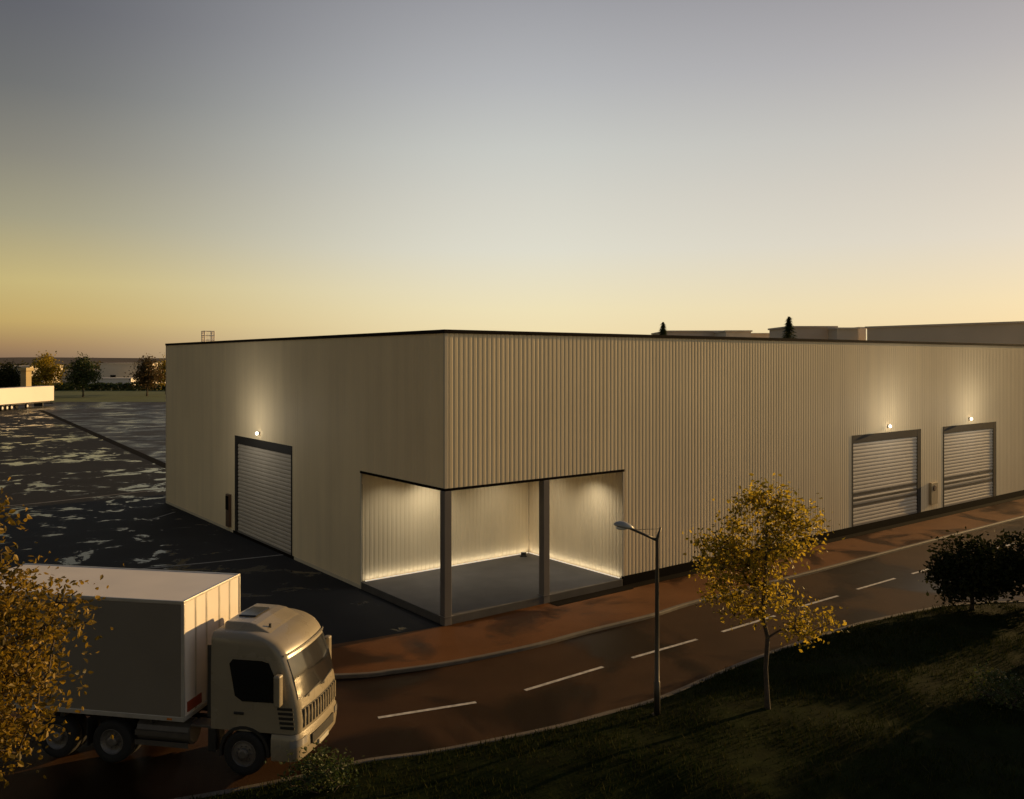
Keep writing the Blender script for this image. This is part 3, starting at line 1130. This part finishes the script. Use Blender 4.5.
# unseen trees added right of the lawn to shade it
shade = []
for i, (x, y, sc_k) in enumerate([(29, 31.2, 1.0), (31, 26.5, 1.05), (37.5, 32, 1.15), (27, 22.5, 1.0), (35, 24.5, 1.1)]):
    if i == 0:
        t0 = make_tree('added_shade_tree', 'tall dark unseen tree added beyond the right edge of the lawn for shade', 'tree', (x, y, 0),
                       [(0, 0, 4.6, 2.6, 2.6, 2.6, 3), (-1, .5, 3.2, 2.0, 2.0, 1.6, 2), (1, -.5, 3.4, 2.0, 2.0, 1.6, 2), (0, 0, 1.7, 1.9, 1.9, 1.2, 1.5), (0, 0, 6.8, 1.5, 1.5, 1.2, 1)],
                       [(0, 0, -0.2), (0.03, 0, 0.6), (0, 0.04, 1.4), (0.06, 0, 3.0), (0, 0, 5.5)], 320, 26, 0.32, M['leaf_dark'], 71, 0.16, group='unseen trees added for shade at the right', spread=0.8)
        continue
    r_ = t0.copy()
    COL.objects.link(r_)
    r_.location = (x, y, 0)
    r_.rotation_euler = (0, 0, i * 1.3)
    r_.scale = (sc_k, sc_k, sc_k)
    for ch in list(t0.children):
        c = ch.copy()
        COL.objects.link(c)
        c.parent = r_

# ------------------------------------------------------------------ the lorry
TY = R(-10.5)
tr = empty('box_truck', 'white box lorry with pale cab on the dark road at lower left', 'truck', (-4.67, 20.54, 0.004), TY)
# cargo box
bxm = BM()
box(bxm, -8.95, -2.65, -1.3, 1.3, 1.19, 3.9)
cb = obj('cargo_box', bxm, M['box_white'], tr, bevel=0.02)
bm = BM()
for yy in (-1.312, 1.262):
    box(bm, -8.97, -2.63, yy, yy + 0.05, 3.84, 3.915)
    box(bm, -8.97, -2.63, yy, yy + 0.05, 1.15, 1.26)
    for xx in (-8.975, -2.70):
        box(bm, xx, xx + 0.075, yy, yy + 0.05, 1.262, 3.838)
box(bm, -2.68, -2.63, -1.26, 1.26, 3.86, 3.914)
box(bm, -2.68, -2.63, -1.26, 1.26, 1.152, 1.26)
obj('edge_rail', bm, M['rail'], cb, bevel=0.008)
for yy in (-0.78, -0.3, 0.3, 0.8):
    obj('panel_seam', boxbm(-2.652, -2.638, yy - 0.03, yy + 0.03, 1.27, 3.85), M['rail'], cb)
for yy in (-1.3055, 1.3025):  # thin dark sheets that carry the shade of the box sides
    obj('shaded_side', boxbm(-8.89, -2.71, yy, yy + 0.003, 1.265, 3.835), M['box_side_shade'], cb)
obj('warning_panel', boxbm(-2.648, -2.63, -1.15, -0.55, 1.32, 1.55), M['red_lens'], cb)
for xx in (-3.05, -5.4, -7.8):
    obj('side_marker', boxbm(xx, xx + 0.12, -1.325, -1.313, 1.18, 1.225), M['amber'], cb)
# chassis
bm = BM()
for yy in (-0.45, 0.35):
    box(bm, -8.7, -0.5, yy, yy + 0.10, 0.72, 0.98)
for xx in (-8.2, -6.2, -4.9, -3.2, -2.2):
    box(bm, xx, xx + 0.12, -0.346, 0.346, 0.78, 0.94)
for xx in (-8.2, -6.9, -5.9, -3.6):
    box(bm, xx, xx + 0.10, -1.2, 1.2, 1.0, 1.14)
obj('chassis', bm, M['chassis'], tr)
tk = BM()
path_tube(tk, [(-3.95, -0.88, 0.78), (-3.93, -0.88, 0.78), (-2.62, -0.88, 0.78), (-2.6, -0.88, 0.78)], [0.24, 0.29, 0.29, 0.24], 18)
obj('fuel_tank', tk, M['tank'], tr, smooth=False)
obj('side_step', boxbm(-2.58, -2.0, -1.12, -0.7, 0.98, 1.03), M['tank'], tr, bevel=0.01)
bm = BM()
box(bm, -3.95, -2.6, -1.2, -1.185, 0.50, 0.62)
box(bm, -3.95, -2.6, -1.2, -1.185, 0.72, 0.84)
obj('side_guard', bm, M['tank'], tr)
obj('rear_guard', boxbm(-8.92, -8.8, -1.15, 1.15, 0.5, 0.66), M['chassis'], tr, bevel=0.01)
obj('rear_mudguard', boxbm(-5.2, -5.18, -1.2, -0.75, 0.35, 1.0), M['rubber'], tr)


def wheel(x, side, dual):
    s = side
    w0, w1 = (0.0, 0.58) if dual else (0.0, 0.30)
    r = 0.50
    bm = BM()
    pf = [(0.30, 0.02), (0.36, 0.0), (0.45, 0.0), (0.49, 0.03), (r, 0.07), (r, 0.24), (0.49, 0.28), (0.44, 0.30)]
    if dual:
        pf += [(0.40, 0.30), (0.44, 0.31), (0.49, 0.34), (r, 0.38), (r, 0.54), (0.47, 0.58)]
    pf += [(0.30, w1 - 0.02)]
    prof = [(a, s * (1.22 - b)) for a, b in pf]
    lathe_y(bm, prof, 32, x, 0, r)
    whl = obj('wheel', BM_empty(), M['rubber'], tr)
    obj('tyre', bm, M['rubber'], whl, smooth=True)
    bm = BM()
    dish = [(0.31, 0.03), (0.29, 0.02), (0.27, 0.05), (0.22, 0.09 if dual else 0.05), (0.13, 0.10 if dual else 0.03), (0.12, 0.02 if dual else -0.02), (0.08, 0.0 if dual else -0.04), (0.0, 0.0 if dual else -0.04)]
    lathe_y(bm, [(a, s * (1.22 - b)) for a, b in dish], 24, x, 0, r)
    for k in range(10):
        t = 2 * math.pi * k / 10
        px_, pz_ = x + 0.17 * math.cos(t), r + 0.17 * math.sin(t)
        yb = s * (1.22 - (0.095 if dual else 0.04))
        tube(bm, (px_, yb, pz_), (px_, yb + s * 0.03, pz_), 0.016, n=6)
    obj('rim', bm, M['rim'], whl, smooth=False)
    return whl


def BM_empty():
    """a hub stub the tyre and the rim hang on"""
    bm = BM()
    return bm


def wheel_full(x, side, dual):
    s = side
    o = wheel(x, s, dual)
    me = o.data
    b2 = BM()
    tube(b2, (x, s * 0.55, 0.5), (x, s * 1.1, 0.5), 0.10, n=12)
    b2.to_mesh(me)
    b2.free()


for sd_ in (-1, 1):
    wheel_full(-1.22, sd_, False)
    wheel_full(-4.55, sd_, True)
    wheel_full(-6.0, sd_, True)

# cab, lofted from horizontal rings
CABW = 1.17
KEYS = [(1.00, 0.0, 1.16), (1.25, 0.015, 1.17), (1.58, -0.02, 1.17), (1.70, -0.05, 1.17), (2.20, -0.17, 1.17), (2.72, -0.36, 1.155), (2.84, -0.42, 1.152), (2.98, -0.54, 1.148),
        (3.09, -0.74, 1.13), (3.16, -0.98, 1.085), (3.19, -1.15, 1.02)]


def cab_at(z):
    for a, b in zip(KEYS, KEYS[1:]):
        if a[0] <= z <= b[0]:
            t = (z - a[0]) / (b[0] - a[0])
            return a[1] + (b[1] - a[1]) * t, a[2] + (b[2] - a[2]) * t
    return KEYS[-1][1:] if z > 2 else KEYS[0][1:]


def cab_front(t, z, off=0.0):
    """point on the bowed front; t in -1..1 runs across the cab and round both corners"""
    xf, hw = cab_at(z)
    r = 0.22
    y = t * (hw + off)
    ay = abs(y)
    core = hw - r
    x = xf - 0.07 * (min(ay, core) / core) ** 2 + off
    if ay > core:
        q = min(1.0, (ay - core) / (r + off))
        x -= r * (1 - math.sqrt(max(0, 1 - q * q))) + 0.0
    return (x, y, z)


ts = [-1, -0.985, -0.95, -0.9, -0.84, -0.74, -0.55, -0.3, 0, 0.3, 0.55, 0.74, 0.84, 0.9, 0.95, 0.985, 1]
XR = -2.2
bm = BM()
rings = []
zs = [1.0, 1.25, 1.45, 1.58, 1.70, 2.0, 2.3, 2.6, 2.72, 2.84, 2.90, 2.96, 3.01, 3.06, 3.10, 3.14, 3.165, 3.19]
for z in zs:
    xf, hw = cab_at(z)
    ring = [bm.verts.new(cab_front(t, z)) for t in ts]
    xr = XR + max(0, z - 3.3) * 0.5
    ring += [bm.verts.new((xr, hw, z)), bm.verts.new((xr, -hw, z))]
    rings.append(ring)
for a, b in zip(rings, rings[1:]):
    for k in range(len(a)):
        j = (k + 1) % len(a)
        bm.faces.new((a[k], a[j], b[j], b[k]))
top = rings[-1]
bm.faces.new(top)
bm.faces.new(rings[0][::-1])
bmesh.ops.recalc_face_normals(bm, faces=bm.faces)
cab = obj('cab', bm, M['cab_grey'], tr, smooth=True)
es = cab.modifiers.new('edges', 'EDGE_SPLIT')
es.split_angle = R(35)


def front_patch(t0, t1, z0, z1, off, nt=14, nz=5, inset=0.0):
    bm = BM()
    g = []
    for j in range(nz + 1):
        z = z0 + (z1 - z0) * j / nz
        row = []
        for i in range(nt + 1):
            t = t0 + (t1 - t0) * i / nt
            row.append(bm.verts.new(cab_front(t, z, off)))
        g.append(row)
    for a, b in zip(g, g[1:]):
        for i in range(nt):
            bm.faces.new((a[i], a[i + 1], b[i + 1], b[i]))
    return bm


def solid(bm, t):
    """give an open sheet thickness, backwards"""
    bmesh.ops.solidify(bm, geom=bm.faces[:], thickness=t)
    return bm


ws = obj('windscreen', front_patch(-0.86, 0.86, 1.75, 2.64, 0.012, 20, 8), M['glass'], cab, smooth=True)
for (y0, y1) in ((-0.75, 0.0), (0.05, 0.8)):
    bm = BM()
    p0 = Vector(cab_front(y0 / 1.17, 1.73, 0.03))
    p1 = Vector(cab_front(y1 / 1.17, 1.80, 0.03))
    tube(bm, p0, p1, 0.014, n=6)
    tube(bm, p0.lerp(p1, 0.25), p0.lerp(p1, 0.25) + Vector((0.01, -0.05, -0.06)), 0.014, n=6)
    obj('wiper', bm, M['plastic'], ws)
bm = front_patch(-0.92, 0.92, 2.72, 2.76, 0.05, 16, 1)
obj('roof_seam', solid(bm, 0.04), M['grey_plastic'], cab)
# grille: dark panel with upright bars
bm = front_patch(-0.80, 0.80, 1.08, 1.52, 0.012, 16, 2)
gr = obj('grille', bm, M['plastic'], cab)
bm = BM()
for k in range(13):
    t = -0.75 + 1.5 * k / 12
    p0, p1 = Vector(cab_front(t, 1.09, 0.02)), Vector(cab_front(t, 1.51, 0.02))
    box(bm, p1.x - 0.03, max(p0.x, p1.x) + 0.015, p0.y - 0.022, p0.y + 0.022, 1.10, 1.50)
obj('grille_bar', bm, M['cab_grey'], gr)
# corner air vents
for s in (-1, 1):
    bm = BM()
    for k in range(5):
        z = 1.12 + k * 0.105
        p = Vector(cab_front(s * 0.985, z, 0.0))
        box(bm, -0.50 - k * 0.018, -0.16 - k * 0.01, s * CABW - 0.012, s * CABW + 0.014, z, z + 0.06)
    obj('corner_vent', bm, M['plastic'], cab)
# bumper, lofted the same way
bm = BM()
rings = []
for z, o in ((0.34, -0.06), (0.40, 0.03), (0.62, 0.06), (0.88, 0.05), (0.985, 0.01)):
    ring = []
    for t in ts:
        p = Vector(cab_front(t, 1.02, o))
        ring.append(bm.verts.new((p.x, p.y, z)))
    ring += [bm.verts.new((-0.68, 1.16 + o, z)), bm.verts.new((-0.68, -1.16 - o, z))]
    rings.append(ring)
for a, b in zip(rings, rings[1:]):
    for k in range(len(a)):
        j = (k + 1) % len(a)
        bm.faces.new((a[k], a[j], b[j], b[k]))
bm.faces.new(rings[-1])
bm.faces.new(rings[0][::-1])
bmesh.ops.recalc_face_normals(bm, faces=bm.faces)
bp_ = obj('bumper', bm, M['cab_grey'], tr, smooth=True)
bp_.modifiers.new('edges', 'EDGE_SPLIT').split_angle = R(35)
bm = BM()
box(bm, 0.02, 0.068, -0.62, 0.62, 0.60, 0.82)
obj('lower_intake', bm, M['plastic'], bp_)
obj('number_plate', boxbm(0.03, 0.085, -0.27, 0.27, 0.44, 0.55), M['plate'], bp_)
for s in (-1, 1):
    bm = BM()
    for k in range(9):
        pass
    g = []
    for z in (0.72, 0.78, 0.84, 0.88):
        g.append([bm.verts.new((Vector(cab_front(s * t, 1.02, 0.072)).x, Vector(cab_front(s * t, 1.02, 0.072)).y, z)) for t in (0.66, 0.74, 0.82, 0.9, 0.96, 0.99, 1.0)])
    for a, b in zip(g, g[1:]):
        for i in range(6):
            bm.faces.new((a[i], a[i + 1], b[i + 1], b[i]))
    obj('headlight', bm, M['headlight'], bp_, smooth=True)
# doors, windows, handles, arches, steps, mirrors
for s in (-1, 1):
    yo = s * (CABW + 0.006)

    def side_plate(pts, off, th=0.012):
        bm = BM()
        va = []
        vb = []
        for x_, z_ in pts:
            hw = cab_at(z_)[1]
            va.append(bm.verts.new((x_, s * (hw + off), z_)))
            vb.append(bm.verts.new((x_, s * (hw + off - th), z_)))
        bm.faces.new(va)
        n_ = len(va)
        for i in range(n_):
            bm.faces.new((va[i], va[(i + 1) % n_], vb[(i + 1) % n_], vb[i]))
        bmesh.ops.triangulate(bm, faces=[f for f in bm.faces if len(f.verts) > 4])
        bmesh.ops.recalc_face_normals(bm, faces=bm.faces)
        return bm
    door = obj('door', side_plate([(-0.42, 1.06), (-0.38, 1.6), (-0.44, 1.85), (-0.60, 2.3), (-0.78, 2.64), (-1.0, 2.70), (-1.70, 2.70), (-1.80, 2.6), (-1.80, 1.5), (-1.72, 1.06)], 0.008), M['cab_grey'], cab)
    obj('side_window', side_plate([(-0.47, 1.70), (-0.62, 2.25), (-0.78, 2.58), (-0.95, 2.62), (-1.66, 2.62), (-1.74, 2.52), (-1.60, 1.80), (-1.42, 1.68)], 0.014), M['glass'], door)
    obj('handle', boxbm(-1.62, -1.38, min(yo, yo + s * 0.03), max(yo, yo + s * 0.03), 1.38, 1.44), M['plastic'], door, bevel=0.008)
    # wheel arch and the panel round it
    bm = BM()
    arc = [(-1.27 + 0.62 * math.cos(t), 0.5 + 0.62 * math.sin(t)) for t in [R(a) for a in range(-5, 191, 15)]]
    arc2 = [(-1.27 + 0.55 * math.cos(t), 0.5 + 0.55 * math.sin(t)) for t in [R(a) for a in range(-5, 191, 15)]]
    g = []
    for (x1, z1), (x2, z2) in zip(arc, arc2):
        g.append([bm.verts.new((x1, s * 1.18, z1)), bm.verts.new((x2, s * 1.18, z2)), bm.verts.new((x2, s * 0.8, z2)), bm.verts.new((x1, s * 0.8, z1))])
    for a, b in zip(g, g[1:]):
        for k in range(4):
            bm.faces.new((a[k], a[(k + 1) % 4], b[(k + 1) % 4], b[k]))
    bmesh.ops.recalc_face_normals(bm, faces=bm.faces)
    obj('wheel_arch', bm, M['plastic'], tr, smooth=False)
    obj('step', boxbm(-2.15, -1.95, min(s * 0.7, s * 1.12), max(s * 0.7, s * 1.12), 0.45, 0.98), M['plastic'], tr, bevel=0.02)
    # mirror
    bm = BM()
    box(bm, -0.52, -0.36, min(s * 1.30, s * 1.50), max(s * 1.30, s * 1.50), 1.72, 2.42)
    mi = obj('mirror', bm, M['cab_grey'], cab, bevel=0.04)
    obj('mirror_arm', tube(BM(), (-0.5, s * 1.12, 2.35), (-0.44, s * 1.34, 2.38), 0.022, n=6), M['plastic'], mi)
    obj('mirror_arm', tube(BM(), (-0.5, s * 1.15, 1.74), (-0.44, s * 1.34, 1.78), 0.022, n=6), M['plastic'], mi)
bm = BM()   # raised roof panel
g_ = []
for x_, hw_, z_ in ((-0.70, 0.80, 3.00), (-0.98, 0.80, 3.16), (-1.28, 0.78, 3.30), (-1.45, 0.76, 3.335), (-2.05, 0.76, 3.345), (-2.14, 0.74, 3.19)):
    zl = max(2.9, z_ - 0.20)
    g_.append([bm.verts.new((x_, -hw_ - 0.10, zl)), bm.verts.new((x_, -hw_, z_)), bm.verts.new((x_, 0, z_ + 0.015)), bm.verts.new((x_, hw_, z_)), bm.verts.new((x_, hw_ + 0.10, zl))])
for p_, q_ in zip(g_, g_[1:]):
    for k in range(4):
        bm.faces.new((p_[k], p_[k + 1], q_[k + 1], q_[k]))
bmesh.ops.recalc_face_normals(bm, faces=bm.faces)
rp = obj('roof_panel', bm, M['cab_grey'], cab, bevel=0.03)
hz = obj('roof_hatch', boxbm(-1.95, -1.50, -0.36, 0.36, 3.345, 3.385), M['glass'], rp, bevel=0.02)
bm = BM()
tube(bm, (-1.05, -0.55, 3.15), (-1.05, -0.55, 3.28), 0.03, n=8)
obj('roof_aerial', bm, M['plastic'], cab)
# side fairing between cab and box
for s in (-1, 1):
    obj('side_fairing', boxbm(-2.30, -2.205, min(s * 1.12, s * 1.15), max(s * 1.12, s * 1.15), 1.25, 2.9), M['chassis'], cab)
cab.location.x += 0.16
bp_.location.x += 0.13
for o_ in tr.children:
    if o_.name.startswith('wheel_arch'):
        o_.location.x += 0.05

# ------------------------------------------------------------------ trailer parked far off
xr, yr = G(48, 406)
ta = R(-92)
tl = empty('parked_trailer', 'long white trailer parked at the far left end of the lot', 'trailer', (xr, yr, 0), ta)
TLN = 20.0
bx = obj('cargo_body', boxbm(0, TLN, -1.25, 1.25, 1.15, 4.15), M['far_pale'], tl, bevel=0.03)
bm = BM()
box(bm, 0.3, TLN - 0.3, -0.5, 0.5, 0.85, 1.14)
box(bm, 0.02, 0.14, -1.2, 1.2, 0.5, 0.7)
box(bm, 3.2, 3.4, -0.9, 0.9, 0.1, 0.85)
obj('underframe', bm, M['chassis'], tl)
for xx in (14.0, 15.4, 16.8, 9.0):
    for s in (-1, 1):
        bm = BM()
        lathe_y(bm, [(0, s * 1.2), (0.28, s * 1.2), (0.5, s * 1.22), (0.5, s * 0.9), (0.0, s * 0.9)], 18, xx, 0, 0.5)
        wv = obj('wheel', bm, M['rubber'], tl)
        bm = BM()
        lathe_y(bm, [(0, s * 1.235), (0.24, s * 1.225), (0.27, s * 1.2)], 14, xx, 0, 0.5)
        obj('rim', bm, M['far_pale'], wv)


# ------------------------------------------------------------------ buildings on the skyline
def far_building(name, label, px0, px1, py_top, d, depth, m, parts=True, skew=0.0, group=None, base=0.0):
    """a hall whose front runs between two pixel columns at distance d (d + skew at the right)"""
    d1 = d + skew
    x0, x1 = (px0 - CX) / F * d, (px1 - CX) / F * d1
    h = H + (HZ - py_top) / F * d
    a = math.atan2(d1 - d, x1 - x0)
    ln = math.hypot(x1 - x0, d1 - d)
    root = empty(name, label, 'building', (x0, d, base), a, group)
    obj('wall', boxbm(0, ln, 0, depth, 0, h - 0.3), m, root)
    bm = BM()
    box(bm, -0.25, ln + 0.25, -0.25, depth + 0.25, h - 0.299, h)
    obj('roof', bm, m, root)
    n_ = max(2, min(6, int(ln / 9)))
    for k in range(n_):
        xx = ln * (k + 0.5) / n_
        obj('window', boxbm(xx - ln * 0.05, xx + ln * 0.05, -0.06, -0.003, h * 0.25, h * 0.45), M['glass'], root)
    return root


far_building('hall', 'long low grey hall beyond the far trees at left', 100, 152, 363, 330, 30, M['far_grey'])
far_building('shed', 'pale low shed between the two dark far trees', 88, 131, 378, 315, 8, M['far_pale'])
far_building('hall', 'dim low hall just left of the lone dark green far tree', 60, 96, 370, 340, 25, M['far_wall'])
far_building('hall', 'brown-grey hall hidden behind the trees at the left edge', -60, 30, 366, 345, 25, M['far_grey'])
far_building('hall', 'slim pale hall peeking over the roof near the small conifer', 667, 722, 330.5, 190, 20, M['far_wall'])
far_building('hall', 'short grey hall peeking over the roof, right of the small conifer', 726, 751, 330.3, 180, 14, M['far_grey'])
far_building('hall', 'low pale hall peeking over the roof between the two conifers', 751, 786, 333, 200, 14, M['far_wall'])
far_building('hall', 'pale low hall just right of the larger conifer above the roof', 790, 836, 326.0, 150, 12, M['far_wall'], skew=0)
far_building('hall', 'small grey annex left of the gap beside the long grey block', 837, 858, 327.5, 146, 12, M['far_grey'])
far_building('stair_tower', 'narrow cream stair tower catching the sun before the long block', 859.5, 866, 327, 150, 5, M['far_pale'])
far_building('warehouse_block', 'long dark grey block rising to the right above the roof', 867, 1100, 326.5, 145, 22, M['far_grey'], skew=-28)


def conifer(px, py_top, wpx, d, label, seed):
    r = random.Random(seed)
    h = H + (HZ - py_top) / F * d
    wd = wpx * d / F
    root = empty('conifer', label, 'tree', ((px - CX) / F * d, d, 0), 0, 'conifers behind the warehouse')
    obj('trunk', path_tube(BM(), [(0, 0, -.2), (0, 0, h * .5), (0, 0, h * .96)], [0.25, 0.16, 0.03], 8), M['bark'], root)
    bm = BM()
    for i in range(2600):
        t = r.random() ** 0.8
        z = h * (0.12 + 0.88 * t)
        rr = wd / 2 * (1 - t) ** 0.85 * 2.6 * r.uniform(0.2, 1.0) + 0.05
        a = r.uniform(0, 6.28)
        c = Vector((rr * math.cos(a), rr * math.sin(a), z - rr * 0.25))
        u_ = Vector((math.cos(a), math.sin(a), -0.35 + r.gauss(0, .2))).normalized() * r.uniform(.25, .6)
        s_ = Vector((-math.sin(a), math.cos(a), r.gauss(0, .3))).normalized() * r.uniform(.1, .2)
        vs = [bm.verts.new(q) for q in (c - u_ * .5 - s_, c - u_ * .5 + s_, c + u_)]
        bm.faces.new(vs)
    obj('crown', bm, M['leaf_green'], root)


conifer(663, 322.5, 14, 150, 'small pointed conifer peeking over the warehouse roof', 61)
conifer(789, 317, 20, 140, 'larger pointed conifer peeking over the warehouse roof', 62)

# a square tower catching the sun behind the trailer
x, y = G(26.0, 402)
tw = empty('tower', 'small square yellow tower with a flared top behind the far trailer', 'tower', (x, y, 0), R(-15))
obj('shaft', boxbm(-0.75, 0.75, -0.75, 0.75, 0, 7.0), M['tower'], tw)
obj('tower_cap', boxbm(-1.1, 1.1, -1.1, 1.1, 7.001, 7.7), M['tower'], tw, bevel=0.05)

# hedge along the back of the meadow
r = random.Random(91)
hd_ = BM()
for i in range(9000):
    x = r.uniform(-260, -70)
    z = abs(r.gauss(0, 0.6)) + 0.1
    hmax = 2.2 + 0.8 * noise.noise((x * 0.15, 0, 2))
    z = r.uniform(0.1, hmax)
    y = 268 + r.gauss(0, 0.7)
    c = Vector((x, y, z))
    u_ = Vector((r.gauss(0, 1), r.gauss(0, 1), r.gauss(0, 1))).normalized() * r.uniform(.3, .6)
    v_ = u_.orthogonal().normalized() * r.uniform(.2, .4)
    hd_.faces.new([hd_.verts.new(q) for q in (c - u_, c + v_, c + u_, c - v_)])
tag(obj('hedge', hd_, M['leaf_green']), 'long low hedge behind the grass strip at the far left', 'hedge')

# far woods below the ridge
r = random.Random(97)
fw = BM()
for i in range(260):
    cx_, cy_ = r.uniform(-520, -120), r.uniform(400, 560)
    rr, hh = r.uniform(4, 9), r.uniform(4.5, 9.5)
    for k in range(55):
        d = Vector((r.gauss(0, .45), r.gauss(0, .45), r.random()))
        c = Vector((cx_ + d.x * rr, cy_ + d.y * rr, hh * (0.1 + 0.9 * d.z * (1 - 0.35 * min(1, abs(d.x) + abs(d.y))))))
        u_ = Vector((r.gauss(0, 1), r.gauss(0, 1), r.gauss(0, 1))).normalized() * r.uniform(.7, 1.5)
        v_ = u_.orthogonal().normalized() * r.uniform(.5, 1.0)
        fw.faces.new([fw.verts.new(q) for q in (c - u_, c + v_, c + u_, c - v_)])
struct('far_woods', fw, M['leaf_woods'], kind='stuff')
